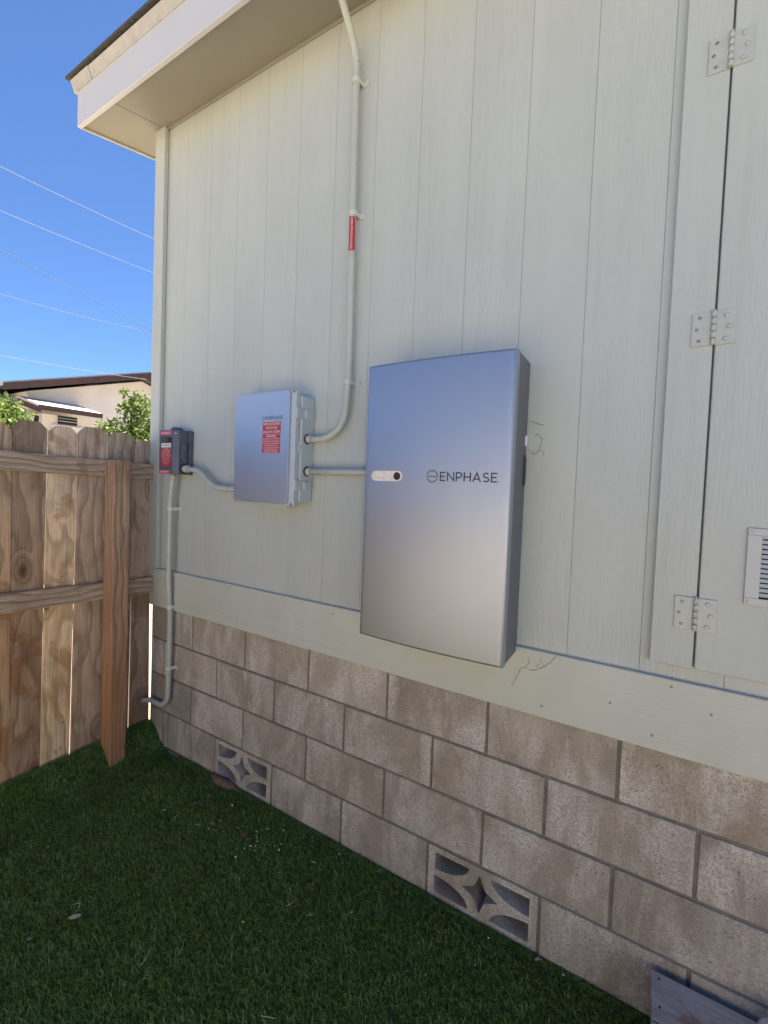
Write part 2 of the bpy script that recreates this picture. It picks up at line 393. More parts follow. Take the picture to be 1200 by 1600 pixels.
me.from_pydata(np.stack([X.ravel(), Y.ravel(), Z.ravel()], 1).tolist(), [], [(j * nx + i, j * nx + i + 1, (j + 1) * nx + i + 1, (j + 1) * nx + i) for j in range(ny - 1) for i in range(nx - 1)])
for p in me.polygons: p.use_smooth = True
mesh_obj('lawn', me, M['turf'], kind='structure')
def blades(n, x0, x1, y0, y1, hmul=1.0, wmul=1.0):
    x = rng.uniform(x0, x1, n); y = rng.uniform(y0, y1, n); return x, y, np.full(n, hmul), np.full(n, wmul)
parts = [blades(185000, -.368, 2.75, -1.30, -.006), blades(45000, -.368, 3.4, -2.05, -1.28, 1.0, 1.7), blades(16000, -.368, -.15, -1.2, -.012), blades(14000, -.2, 2.75, -.030, -.003)]
x, y, hm, wm = [np.concatenate(a) for a in zip(*parts)]
N = len(x); z = turf_z(x, y) - .004
cl = np.sin(x * 23 + 2 * np.sin(y * 17)) * .5 + np.sin(y * 29 + 2 * np.cos(x * 19)) * .5
ang = rng.normal(-1.9, 1.15, N) + cl * .9; lean = np.clip(rng.normal(.62, .32, N), .05, 1.6)
hh = rng.uniform(.013, .025, N) * hm * (1 + .12 * cl); ww = rng.uniform(.0009, .0015, N) * wm
bx, by = np.cos(ang), np.sin(ang); fa = ang + rng.normal(math.pi / 2, .5, N); sx, sy = np.cos(fa) * ww, np.sin(fa) * ww
l1 = hh * .42 * lean; l2 = hh * 1.0 * lean
V = np.empty((N, 5, 3))
V[:, 0] = np.stack([x - sx, y - sy, z], 1); V[:, 1] = np.stack([x + sx, y + sy, z], 1)
z1 = z + hh * .60; z2 = z + hh * (1.0 - .28 * np.minimum(lean, 1.4))
V[:, 2] = np.stack([x + bx * l1 * .6 - sx * .85, y + by * l1 * .6 - sy * .85, z1], 1); V[:, 3] = np.stack([x + bx * l1 * .6 + sx * .85, y + by * l1 * .6 + sy * .85, z1], 1)
V[:, 4] = np.stack([x + bx * l2, y + by * l2, z2], 1)
V[:, :, 1] = np.minimum(V[:, :, 1], -.0015)
base = (np.arange(N) * 5)[:, None]
loops = np.concatenate([base + np.array([[0, 1, 3, 2]]), base + np.array([[2, 3, 4]])], 1).ravel()
me = bpy.data.meshes.new('turf_blades'); me.vertices.add(N * 5); me.vertices.foreach_set('co', V.ravel().astype(np.float32))
me.loops.add(N * 7); me.loops.foreach_set('vertex_index', loops.astype(np.int32))
me.polygons.add(N * 2); ls = np.stack([np.arange(N) * 7, np.arange(N) * 7 + 4], 1).ravel(); me.polygons.foreach_set('loop_start', ls.astype(np.int32))
me.update(calc_edges=True)
tone = np.clip(rng.beta(1.0, 1.7, N) * .98 + cl * .05, 0, .93); tone[rng.random(N) < .012] = 1.0
at = me.attributes.new('tone', 'FLOAT', 'POINT'); at.data.foreach_set('value', np.repeat(tone, 5).astype(np.float32))
tag(mesh_obj('turf_grass', me, M['blade']), 'short dark green turf blades covering the yard', 'grass', kind='stuff')

# ------------------------------------------------------------------ house
XR = 3.47                                            # boards and blocks are built singly up to here
house = thing('house', 'pale sage green house wall of grooved siding on a concrete block base', 'house')
Z0, SL = 3.47, .24                                   # soffit height at the wall and its slope
def soff(y): return Z0 + SL * y
# core volumes
boxo('wall_core', (-.372, .030, .80), (9, .12, 3.50), M['backing'], house)
boxo('end_wall', (-.385, .125, .80), (-.365, 7.0, 3.55), M['siding'], house)
boxo('far_wall', (8.98, .125, -.05), (9.0, 7.0, 3.55), M['siding'], house)
boxo('rear_wall', (-.385, 7.0, -.05), (9.0, 7.02, 3.5), M['siding'], house)
boxo('end_foundation', (-.383, .20, -.05), (-.20, 6.99, .80), M['block'], house)
boxo('siding_extension', (XR + .004, 0, .80), (9, .028, 3.6), M['siding'], house)
boxo('foundation_extension', (XR + .01, .004, -.05), (9, .19, .804), M['block'], house)
# grooved siding boards
edges = [-.383] + [-.13 + .2 * k for k in range(18)] + [XR]
for a, b in zip(edges, edges[1:]):
    g = .0003; top = soff(0) + .04
    boxo('siding_board', (a + g, 0, .83), (b - g, .028, top), M['siding'], house, bevel=.0011)
# corner board, skirt board
boxo('corner_board', (-.385, -.026, 1.024), (-.300, -.0015, Z0 - .004), M['siding'], house, bevel=.002)
boxo('skirt_board', (-.387, -.0165, .806), (XR + .3, -.0012, 1.0215), M['trim'], house, bevel=.0025)
# small moulding where the soffit meets the wall
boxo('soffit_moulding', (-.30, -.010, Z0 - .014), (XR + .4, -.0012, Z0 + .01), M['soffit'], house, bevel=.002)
YF = -.305; XE = -.64
def slab(name, x0, x1, y0, y1, th, mat, zoff=0.0, parent=house):
    bm = bmesh.new(); prism(bm, [(y0, soff(y0) + zoff), (y1, soff(y1) + zoff), (y1, soff(y1) + zoff + th), (y0, soff(y0) + zoff + th)], 'x', x0, x1); return bm_obj(name, bm, mat, parent)
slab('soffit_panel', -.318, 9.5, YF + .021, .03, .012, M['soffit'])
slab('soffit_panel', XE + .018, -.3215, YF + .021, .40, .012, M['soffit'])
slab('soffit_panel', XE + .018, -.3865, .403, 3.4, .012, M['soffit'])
boxo('fascia_board', (XE, YF, soff(YF) - .006), (9.5, YF + .02, soff(YF) + .178), M['fascia'], house, bevel=.0015)
bm = bmesh.new(); prism(bm, [(YF + .022, soff(YF) - .004), (3.4, soff(3.4) - .004), (3.4, soff(3.4) + .19), (YF + .022, soff(YF) + .185)], 'x', XE, XE + .017)
bm_obj('rake_board', bm, M['drip'], house)
zt = soff(YF) + .178
for x0, x1, d in ((XE - .022, XE + .155, .003), (XE + .157, 9.5, 0)):
    bm = bmesh.new(); prism(bm, [(YF - .004 - d, zt - .006), (YF - .010 - d, zt + .012), (YF - .024 - d, zt + .044), (YF - .020 - d, zt + .046), (YF + .02, zt + .048), (YF + .02, zt - .002)], 'x', x0, x1)
    bm_obj('drip_edge', bm, M['drip'], house)
bm = bmesh.new(); YR = YF - .040
prism(bm, [(YR, zt + .050), (3.4, zt + .050 + SL * 3.70), (3.4, zt + .075 + SL * 3.70), (YR, zt + .064)], 'x', XE - .045, 9.6)
bm_obj('roof', bm, M['roof'], house)
bm = bmesh.new(); prism(bm, [(7.3, soff(-.3) + .19), (3.403, zt + .050 + SL * 3.70), (3.403, zt + .075 + SL * 3.70), (7.3, zt + .064)], 'x', XE - .045, 9.6)
bm_obj('roof_rear', bm, M['roof'], house)
bm = bmesh.new(); prism(bm, [(YR + .01, zt + .066), (YR + .33, zt + .066 + SL * .32), (YR + .33, zt + .075 + SL * .32), (YR + .01, zt + .074)], 'x', XE - .05, 9.6); bm_obj('shingle_course', bm, M['roof'], house)
# ---- foundation: mortar bed with blocks set proud of it
BW, BH, J = .4064, .2032, .0105
found = None
bm = bmesh.new()
VENTS = [(.5, 1.5), (3.5, 4.5)]
box(bm, (-.380, .0065, BH - J / 2), (XR, .03, 4 * BH))
xprev = -.380
for a, b in VENTS:
    box(bm, (xprev, .0065, -.06), (a * BW + J / 2, .03, BH - J / 2)); xprev = b * BW - J / 2
box(bm, (xprev, .0065, -.06), (XR, .03, BH - J / 2))
found = bm_obj('foundation', bm, M['mortar'], house)
boxo('footing', (-.40, -.0045, -.06), (XR, .0062, -.004), M['mortar'], house, bevel=.004)
def block_mesh(wd, ht, seed):
    r = random.Random(seed); t = bmesh.new(); box(t, (-wd / 2, 0, -ht / 2), (wd / 2, .025, ht / 2))
    fe = [e for e in t.edges if all(v.co.y < .001 for v in e.verts)]
    bmesh.ops.bevel(t, geom=fe, offset=.0035, segments=2, profile=.5, affect='EDGES')
    for v in t.verts: v.co += Vector((r.uniform(-1, 1) * .0009, r.uniform(-1, 1) * .0004, r.uniform(-1, 1) * .0009))
    me = bpy.data.meshes.new('block'); t.to_mesh(me); t.free(); me.materials.append(M['block']); return me
full = [block_mesh(BW - J, BH - J, s) for s in range(6)]
def put_block(x0, x1, row, k):
    wd = x1 - x0 - J
    me = full[k % 6] if abs(wd - (BW - J)) < .002 else block_mesh(wd, BH - J, k)
    mesh_obj('block', me, None, found, ((x0 + x1) / 2, random.uniform(-.001, .0016), (row + .5) * BH))
k = 0
for row in range(4):
    off = .5 if row in (0, 2) else 0.0
    js = {3: [-.378, 0.0], 2: [-.378, -.254, .5 * BW], 1: [-.378, 0.0], 0: [-.378, -.249, -.203, .5 * BW]}[row]
    s = js[-1]
    while s < XR - .05: s = min(s + BW, XR); js.append(s)
    for a, b in zip(js, js[1:]):
        k += 1
        if b - a < .03: continue
        if row == 0 and any(abs(a - v[0] * BW) < .02 for v in VENTS): continue
        put_block(a, b, row, k)
# ornamental vent blocks
def vent_mesh():
    W, H = BW - J, BH - J; cu = bpy.data.curves.new('v', 'CURVE'); cu.dimensions = '2D'; cu.fill_mode = 'BOTH'
    def spl(pts):
        s = cu.splines.new('POLY'); s.points.add(len(pts) - 1); s.use_cyclic_u = True
        for i, p in enumerate(pts): s.points[i].co = (p[0], p[1], 0, 1)
    spl([(-W / 2, -H / 2), (W / 2, -H / 2), (W / 2, H / 2), (-W / 2, H / 2)])
    ex, ez = W / 2 - .026, H / 2 - .021; a, b = .132, .0635
    for sx in (-1, 1):
        for sz in (-1, 1):
            spl([(sx * ex, sz * ez)] + [(sx * (ex - a * math.cos(u)), sz * (ez - b * math.sin(u))) for u in np.linspace(0, math.pi / 2, 12)])
    st = []
    tips = [(.066, 0), (0, .071), (-.066, 0), (0, -.071)]
    for i in range(4):
        p, q = Vector(tips[i]), Vector(tips[(i + 1) % 4]); 
        for u in np.linspace(0, 1, 9)[:-1]:
            m = p.lerp(q, u); st.append(tuple(m * (1 - .36 * math.sin(math.pi * u))))
    spl(st)
    cu.extrude = .085; o = link(bpy.data.objects.new('v', cu)); dg = bpy.context.evaluated_depsgraph_get()
    me = bpy.data.meshes.new_from_object(o.evaluated_get(dg)); bpy.data.objects.remove(o)
    me.transform(Matrix.Translation((0, .086, 0)) @ Matrix.Rotation(R(90), 4, 'X')); me.materials.clear(); me.materials.append(M['block']); me.name = 'vent_block'; return me
vm = vent_mesh()
for a, b in VENTS: mesh_obj('vent_block', vm, None, found, ((a + b) / 2 * BW, 0, .5 * BH))
boxo('crawl_space_dark', (-.19, .55, -.05), (XR, .56, .80), M['dark'], house)  # near-black sheet painted as the darkness behind the vent blocks

# ---- utility door with hinges and louver
door = boxo('utility_door', (2.2003, -.022, 1.066), (3.05, -.0015, 3.15), M['siding'], house, bevel=.002)
boxo('door_stile', (2.094, -.021, 1.064), (2.1955, -.0014, 3.15), M['siding'], house, bevel=.002)
boxo('door_gap_shade', (2.1945, -.004, 1.07), (2.2025, -.0008, 3.14), M['gap'], house)  # dark strip coloured as the shadow inside the door gap
for zc in (1.2195, 1.996, 2.718):
    xc = 2.193; bm = bmesh.new(); h = .0455
    box(bm, (xc - .047, -.0255, zc - h), (xc - .004, -.0212, zc + h), .0008); box(bm, (xc + .006, -.0262, zc - h), (xc + .049, -.0222, zc + h), .0008)
    for i in range(5):
        disc(bm, (xc + .001, -.0275, zc - h + i * .0182), .0058, .0008, .0176, 'z', 12)
    disc(bm, (xc + .001, -.0275, zc + h), .0045, -.001, .004, 'z', 10, .002)
    for dz in (-.031, 0, .031):
        bm_obj('screw', disc(bmesh.new(), (0, 0, 0), .0046, .0005, -.0012, 'y', 10, .003), M['screw_light'], door, (xc - .030 - (.006 if dz == 0 else 0), -.0255, zc + dz))
        disc(bm, (xc + .028 + (.007 if dz == 0 else 0), -.0262, zc + dz), .0060, .0005, -.0035, 'y', 12, .0035)
    bm_obj('hinge', bm, M['hinge'], door)
bm = bmesh.new(); vx0, vx1, vz0, vz1, yv = 2.295, 2.60, 1.266, 1.466, -.0225
for a, b in (((vx0, vz0), (vx1, vz0 + .018)), ((vx0, vz1 - .018), (vx1, vz1)), ((vx0, vz0 + .0182), (vx0 + .030, vz1 - .0182)), ((vx1 - .03, vz0 + .0182), (vx1, vz1 - .0182))):
    box(bm, (a[0], yv - .006, a[1]), (b[0], yv, b[1]), .001)
for cxx in (vx0 + .009, vx1 - .009):
    for czz in (vz0 + .008, vz1 - .008): disc(bm, (cxx, yv - .006, czz), .0045, .0005, -.002, 'y', 10, .003)
for i in range(13):
    zc = vz0 + .024 + i * .0125
    prism(bm, [(yv - .0035, zc + .0085), (yv - .0065, zc), (yv - .0050, zc), (yv - .0020, zc + .0085)], 'x', vx0 + .0302, vx1 - .0302)
lv = bm_obj('louver_vent', bm, M['vent'], door)
boxo('louver_shade', (vx0 + .03, yv - .0012, vz0 + .018), (vx1 - .03, yv - .0004, vz1 - .018), M['dark'], door)  # near-black sheet painted as the shade between the slats
for x_, z_ in ((1.806, .845), (2.001, .912), (2.112, .849), (2.151, 1.002), (2.245, .95), (-.24, 1.30), (.36, .86), (.95, .99)):
    bm_obj('screw', disc(bmesh.new(), (0, 0, 0), .0042, .0005, -.0012, 'y', 9, .003), M['screw_light'], house, (x_, -.0165 if z_ < 1.02 else 0, z_))

# ------------------------------------------------------------------ battery
bat = thing('wall_battery', 'tall silver battery cabinet with dark blue lettering on the siding', 'battery', (1.455, 0, 1.0))
bx0, bx1, bz0, bz1, byf, byb = 1.192, 1.7155, .999, 1.9625, -.191, -.004
def yf(xx):
    u = (xx - (bx0 + bx1) / 2) / ((bx1 - bx0) / 2); return byf + .013 * min(1, u * u)
bo = Vector(bat.location)
def loc(bm): bmesh.ops.transform(bm, matrix=Matrix.Translation(-bo), verts=bm.verts); return bm
bm = bmesh.new(); prof = []
NP = 22
for i in range(NP + 1):
    xx = bx0 + (bx1 - bx0) * i / NP; prof.append((xx, yf(xx)))
prof += [(bx1, byf + .045), (bx0, byf + .045)]
t = bmesh.new(); prism(t, prof, 'z', bz0, bz1)
eds = [e for e in t.edges if (all(v.co.y < byf + .0145 for v in e.verts) and (abs(e.verts[0].co.z - e.verts[1].co.z) < 1e-6 or all(abs(v.co.x - bx0) < 1e-4 or abs(v.co.x - bx1) < 1e-4 for v in e.verts)))]
eds = [e for e in eds if not (abs(e.verts[0].co.z - e.verts[1].co.z) > .1 and not all(abs(v.co.x - bx0) < 1e-4 or abs(v.co.x - bx1) < 1e-4 for v in e.verts))]
bmesh.ops.bevel(t, geom=eds, offset=.009, segments=4, profile=.5, affect='EDGES'); merge(bm, t)
o = bm_obj('front_cover', loc(bm), M['metal'], bat, smooth=True)
def auto_smooth(o, ang=40):
    me = o.data; bm_ = bmesh.new(); bm_.from_mesh(me)
    for e in bm_.edges:
        if len(e.link_faces) == 2 and e.calc_face_angle(0) > R(ang): e.smooth = False
    bm_.to_mesh(me); bm_.free()
auto_smooth(o, 30)
bm = bmesh.new(); box(bm, (bx0 + .0015, byf + .0455, bz0 + .0015), (bx1 - .0012, byb, bz1 - .0015), .003, 2); bm_obj('side_housing', loc(bm), M['sidemetal'], bat)
f = lambda x_, z_, off: (x_ - bo.x, yf(x_) - off - bo.y, z_ - bo.z)
# indicator window
def pill(x0, x1, zc, r, n=10):
    return arc(x0 + r, zc, r, r, 90, 270, n) + arc(x1 - r, zc, r, r, -90, 90, n)
def plate(bm, pts, off, th):
    A = [bm.verts.new(f(p[0], p[1], off)) for p in pts]; B = [bm.verts.new(f(p[0], p[1], off + th)) for p in pts]; n = len(pts)
    bm.faces.new(B)
    for i in range(n): bm.faces.new((A[i], A[(i + 1) % n], B[(i + 1) % n], B[i]))
    bmesh.ops.recalc_face_normals(bm, faces=bm.faces); return bm
win = bm_obj('indicator_window', plate(bmesh.new(), pill(1.2235, 1.352, 1.5745, .0175), -.0005, .0016), M['window'], bat)
bm = bmesh.new(); plate(bm, arc(1.331, 1.5745, .0135, .0135, 0, 354, 24), .0008, .0012); bm_obj('sensor_lens', bm, M['black'], bat)
bm = bmesh.new(); word(bm, 'ENPHASE', 1.4905, 1.5625, .0285, .1835, f, .0006, stroke=.145); bm_obj('lettering', bm, M['ink'], bat)
bm = bmesh.new(); ribbon(bm, arc(1.6785, 1.5635, .0016, .0016, 0, 360, 10), .0008, f, .0006); bm_obj('trademark_dot', bm, M['inkgrey'], bat)
bm = bmesh.new(); lx, lz, lr = 1.4630, 1.5765, .0185
ribbon(bm, arc(lx, lz, lr, lr, 168, -2, 18) + [(lx - lr, lz - .0008)], .0046, f, .0006)
ribbon(bm, arc(lx, lz, lr, lr, 200, 340, 16), .0046, f, .0006)
bm_obj('round_emblem', bm, M['inkgrey'], bat)
bm = bmesh.new(); box(bm, (bx1 - .002, -.026, 1.688), (bx1 + .002, -.006, 1.722), .001); bm_obj('side_switch', loc(bm), M['white'], bat)
bm = bmesh.new(); prism(bm, [(p[0], p[1]) for p in arc(-.022, 1.645, .014, .014, 180, 0, 8) + arc(-.022, 1.570, .014, .014, 0, -180, 8)], 'x', bx1 - .004, bx1 + .0015); bm_obj('side_grip', loc(bm), M['black'], bat)

# ------------------------------------------------------------------ combiner enclosure
enc = thing('combiner_box', 'silver fronted grey electrical enclosure with a red warning sticker', 'electrical box', (.61, 0, 1.44))
eo = Vector(enc.location)
def ebox(name, a, b, mat, bev=.002, seg=2, **kw):
    bm = bmesh.new(); box(bm, a, b, bev, seg); bmesh.ops.transform(bm, matrix=Matrix.Translation(-eo), verts=bm.verts); return bm_obj(name, bm, mat, enc, **kw)
ebox('case', (.462, -.082, 1.456), (.802, -.0012, 1.908), M['boxgrey'], .004)
ebox('lid', (.437, -.112, 1.438), (.7935, -.0825, 1.9275), M['boxgrey'], .006, 3)
def rrect(x0, x1, z0, z1, r, n=5):
    return arc(x1 - r, z1 - r, r, r, 0, 90, n) + arc(x0 + r, z1 - r, r, r, 90, 180, n) + arc(x0 + r, z0 + r, r, r, 180, 270, n) + arc(x1 - r, z0 + r, r, r, 270, 360, n)
bm = bmesh.new(); prism(bm, rrect(.441, .769, 1.446, 1.926, .016), 'y', -.1225, -.1122, .0012, 2)
bmesh.ops.transform(bm, matrix=Matrix.Translation(-eo), verts=bm.verts); bm_obj('front_plate', bm, M['metal_box'], enc)
for zc in (1.832, 1.528):
    bm = bmesh.new(); box(bm, (.7938, -.112, zc - .022), (.8035, -.066, zc + .022), .0025, 2); box(bm, (.7945, -.0655, zc - .019), (.8125, -.028, zc + .019), .003, 2)
    bmesh.ops.transform(bm, matrix=Matrix.Translation(-eo), verts=bm.verts); bm_obj('latch', bm, M['boxgrey'], enc)
bm = bmesh.new(); prism(bm, [(-.092, 1.716), (-.072, 1.705), (-.065, 1.690), (-.072, 1.675), (-.092, 1.664)], 'x', .7938, .799, .001)
bmesh.ops.transform(bm, matrix=Matrix.Translation(-eo), verts=bm.verts); hp = bm_obj('hasp_tab', bm, M['boxgrey'], enc)
bm = bmesh.new(); disc(bm, (.799, -.079, 1.690), .0045, -.001, .0006, 'x', 10); bmesh.ops.transform(bm, matrix=Matrix.Translation(-eo), verts=bm.verts); bm_obj('hasp_hole_dark', bm, M['black'], hp)  # black disc stands in for the dark inside of the hole
ebox('mounting_foot', (.64, -.09, 1.428), (.735, -.05, 1.4375), M['boxgrey'], .002)
for (x_, z_) in ((.447, 1.449), (.783, 1.447), (.447, 1.919), (.783, 1.919)):
    bm = bmesh.new(); disc(bm, (x_, -.112, z_), .0055, .001, -.0025, 'y', 10, .004); bmesh.ops.transform(bm, matrix=Matrix.Translation(-eo), verts=bm.verts); bm_obj('lid_screw', bm, M['screw'], enc)
fe = lambda x_, z_, off: (x_ - eo.x, -.1226 - off, z_ - eo.z)
bm = bmesh.new(); word(bm, 'ENPHASE', .632, 1.806, .0145, .100, fe, .0004, stroke=.13); bm_obj('lettering', bm, M['ink'], enc)
bm = bmesh.new(); ribbon(bm, arc(.617, 1.813, .0085, .0085, 168, -2, 16) + [(.6085, 1.8125)], .0017, fe, .0004); ribbon(bm, arc(.617, 1.813, .0085, .0085, 200, 340, 12), .0017, fe, .0004); bm_obj('round_emblem', bm, M['inkgrey'], enc)
def sticker(name, parent, org, x0, x1, z0, z1, y, lines, mat, tmat=None):
    """thin vinyl label facing -Y with printed lines (text, z fraction, size fraction, width fraction)"""
    bm = bmesh.new(); box(bm, (x0, y - .0005, z0), (x1, y, z1)); bmesh.ops.transform(bm, matrix=Matrix.Translation(-org), verts=bm.verts); s = bm_obj(name, bm, mat, parent)
    bm = bmesh.new()
    for (tx, zf, sf, wf) in lines: text_front(bm, tx, (x0 + x1) / 2, y - .0008, z0 + (z1 - z0) * zf, (z1 - z0) * sf, (x1 - x0) * wf)
    bmesh.ops.transform(bm, matrix=Matrix.Translation(-org), verts=bm.verts); bm_obj('print', bm, tmat or M['white'], s); return s
sticker('warning_sticker', enc, eo, .616, .722, 1.744, 1.796, -.1227, [('RAPID SHUTDOWN', .82, .30, .90), ('SWITCH FOR', .50, .30, .64), ('SOLAR PV SYSTEM', .17, .30, .92)], M['red'])
sticker('warning_sticker', enc, eo, .615, .720, 1.663, 1.7425, -.1227, [('WARNING', .90, .17, .56), ('ELECTRIC SHOCK HAZARD', .76, .10, .92), ('TERMINALS ON THE LINE AND', .63, .10, .94), ('LOAD SIDES MAY BE ENERGIZED', .51, .10, .95), ('IN THE OPEN POSITION', .39, .10, .76), ('DC VOLTAGE IS ALWAYS PRESENT', .27, .10, .93), ('WHEN SOLAR MODULES', .16, .10, .72), ('ARE EXPOSED TO SUNLIGHT', .06, .09, .82)], M['red'])

# ------------------------------------------------------------------ disconnect switch
sw = thing('disconnect_switch', 'small dark grey disconnect switch with red stickers near the wall corner', 'switch box', (-.10, 0, 1.56))
wo = Vector(sw.location); T = Matrix.Translation(-wo)
def sobj(name, bm, mat, parent=sw, **kw): bmesh.ops.transform(bm, matrix=T, verts=bm.verts); return bm_obj(name, bm, mat, parent, **kw)
bm = bmesh.new(); prism(bm, [(-.176, -.099), (-.062, -.099), (-.034, -.080), (-.034, -.0272), (-.176, -.0272)], 'z', 1.561, 1.790, .002); sobj('case', bm, M['switchgrey'])
bm = bmesh.new(); prism(bm, [(-.170, 1.566), (-.024, 1.558), (-.024, 1.792), (-.170, 1.786)], 'y', -.027, -.0012, .002); sobj('back_plate', bm, M['switchgrey'])
bm = bmesh.new(); disc(bm, (-.098, -.050, 1.790), .030, 0, .018, 'z', 16, .022); sobj('hub_cap', bm, M['switchgrey'], smooth=False)
bm = bmesh.new(); box(bm, (-.0335, -.070, 1.640), (-.022, -.045, 1.725), .003, 2); box(bm, (-.0335, -.062, 1.622), (-.012, -.052, 1.640), .002); box(bm, (-.0218, -.066, 1.690), (-.010, -.050, 1.715), .002); sobj('handle', bm, M['switchgrey'])
bm = bmesh.new(); disc(bm, (-.046, -.089, 1.772), .005, 0.002, -.006, 'y', 10, .003); sobj('cover_screw', bm, M['strap'])
sticker('header_sticker', sw, wo, -.174, -.066, 1.763, 1.784, -.0995, [('WARNING', .52, .55, .62)], M['pink'])
sticker('name_plate', sw, wo, -.152, -.066, 1.722, 1.752, -.0995, [('D', .5, .62, .10)], M['black'], M['yellow'])
bm = bmesh.new(); ribbon(bm, [(-.140, 1.728), (-.124, 1.728), (-.124, 1.746), (-.140, 1.746), (-.140, 1.728)], .0018, lambda a, b, o_: (a - wo.x, -.1005 - o_ - wo.y, b - wo.z), 0); bm_obj('emblem', bm, M['yellow'], sw)
sticker('white_sticker', sw, wo, -.158, -.074, 1.699, 1.7215, -.0995, [('DANGER', .5, .60, .80)], M['white'], M['ink'])
sticker('warning_sticker', sw, wo, -.160, -.070, 1.600, 1.698, -.0995, [('WARNING', .94, .07, .4), ('ELECTRIC SHOCK HAZARD', .85, .075, .80), ('DO NOT TOUCH TERMINALS', .75, .07, .8), ('TERMINALS ON BOTH THE', .65, .07, .78), ('LINE AND LOAD SIDES MAY BE', .55, .07, .92), ('ENERGIZED IN THE OPEN', .45, .07, .80), ('POSITION', .35, .07, .5), ('DC VOLTAGE IS ALWAYS', .24, .07, .7), ('PRESENT', .13, .07, .4)], M['red'])
sticker('footer_sticker', sw, wo, -.178, -.076, 1.562, 1.580, -.0998, [('SOLAR DISCONNECT', .5, .6, .72)], M['pink'])

# ------------------------------------------------------------------ conduits
RC = .0138
def strap(parent, c, axis, side=1):
    """one-hole strap hugging a vertical pipe at c, its tab screwed flat to the wall"""
    c = Vector(c); wall = -.0012 if c.z > 1.03 or c.z < .8 else -.0172
    bm = bmesh.new(); r0, r1 = RC + .0004, RC + .0022; hw = .0095; out = []; inn = []
    for a in np.linspace(180, 360, 15):
        out.append((c.x + r1 * math.cos(R(a)), c.y + r1 * math.sin(R(a)))); inn.append((c.x + r0 * math.cos(R(a)), c.y + r0 * math.sin(R(a))))
    out = [(c.x - r1, wall - .0004)] + out + [(c.x + r1, wall - .0022), (c.x + r1 + .024, wall - .0022), (c.x + r1 + .024, wall - .0004)]
    inn = [(c.x - r0, wall - .0004)] + inn + [(c.x + r0, wall - .0004)]
    vs = [[bm.verts.new((p[0], p[1], c.z + s)) for p in out + inn[::-1]] for s in (-hw, hw)]
    n = len(vs[0]); no_, ni_ = len(out), len(inn)
    for i in range(n): bm.faces.new((vs[0][i], vs[0][(i + 1) % n], vs[1][(i + 1) % n], vs[1][i]))
    for v in vs:
        for i in range(ni_ - 1): bm.faces.new((v[i], v[i + 1], v[n - 2 - i], v[n - 1 - i]))
        bm.faces.new((v[ni_ - 1], v[ni_], v[no_ - 1], v[no_])) if False else None
        bm.faces.new([v[k] for k in range(ni_ - 1, no_)] + [v[no_]])
    bmesh.ops.recalc_face_normals(bm, faces=bm.faces)
    disc(bm, (c.x + r1 + .014, wall - .0022, c.z), .0048, .0004, -.0040, 'y', 10, .003)
    bmesh.ops.transform(bm, matrix=Matrix.Translation(-Vector(parent.location)), verts=bm.verts)
    return bm_obj('strap', bm, M['strap'], parent)
def conduit(label, pts, rad, group='painted conduits on the wall'):
    base = Vector(pts[0]); t_ = thing('conduit', label, 'conduit', base, group)
    tubeo('pipe', [p - base for p in fillet(pts, rad, 12)], RC, M['conduit'], t_, 16); return t_
def ring(name, parent, a, b, r, mat):
    base = Vector(parent.location); return tubeo(name, [Vector(a) - base, Vector(b) - base], r, mat, parent, 16)
yc = -.0315
# up the wall to the eave
c1 = conduit('tall conduit rising from the silver fronted box to the eave with a red sticker', [(.804, yc - .012, 1.728), (.985, yc, 1.728), (1.000, yc, 1.97), (.986, yc, 3.255), (.985, -.185, 3.408), (.985, -.29, 3.383)], [.19, .8, .16, .1])
ring('coupling', c1, (.8025, yc - .012, 1.728), (.824, yc - .011, 1.728), .0178, M['conduit']); ring('locknut', c1, (.8022, yc - .012, 1.728), (.8065, yc - .012, 1.728), .022, M['black'])
for zc, xc in ((1.955, .9985), (2.628, .993), (3.148, .987)): strap(c1, (xc, yc, zc), 'z')
ring('coupling', c1, (.987, yc, 3.20), (.9868, yc, 3.215), .0150, M['conduit'])
# curved red label wrapped on the pipe
def wrap_label(parent, xc, z0, z1, a0, a1, r):
    base = Vector(parent.location); bm = bmesh.new(); n = 8
    A = [Vector((xc + r * math.sin(R(a0 + (a1 - a0) * i / n)), yc - r * math.cos(R(a0 + (a1 - a0) * i / n)), 0)) for i in range(n + 1)]
    lo = [bm.verts.new(p + Vector((.002, 0, z0)) - base) for p in A]; hi = [bm.verts.new(p + Vector((0, 0, z1)) - base) for p in A]
    for i in range(n): bm.faces.new((lo[i], lo[i + 1], hi[i + 1], hi[i])).smooth = True
    s = bm_obj('pipe_sticker', bm, M['red'], parent)
    me = text_mesh('WARNING: PHOTOVOLTAIC POWER SOURCE', .0125, (z1 - z0) * .94); bm = bmesh.new()
    for v in me.vertices:
        ang = 18 + math.degrees(v.co.y / r); zz = (z0 + z1) / 2 - v.co.x
        v.co = Vector((xc + .001 + (r + .0004) * math.sin(R(ang)), yc - (r + .0004) * math.cos(R(ang)), zz)) - base
    bm.from_mesh(me); bpy.data.meshes.remove(me); bm_obj('print', bm, M['white'], s)
wrap_label(c1, .9925, 2.478, 2.612, -70, 85, RC + .0006)
# box to battery
c2 = conduit('short straight conduit joining the silver fronted box to the tall battery', [(.804, yc - .01, 1.589), (1.0, yc - .006, 1.590), (1.20, yc - .004, 1.592)], .5)
ring('coupling', c2, (.8025, yc - .01, 1.589), (.826, yc - .01, 1.589), .0178, M['conduit']); ring('locknut', c2, (.8022, yc - .01, 1.589), (.8065, yc - .01, 1.589), .022, M['black'])
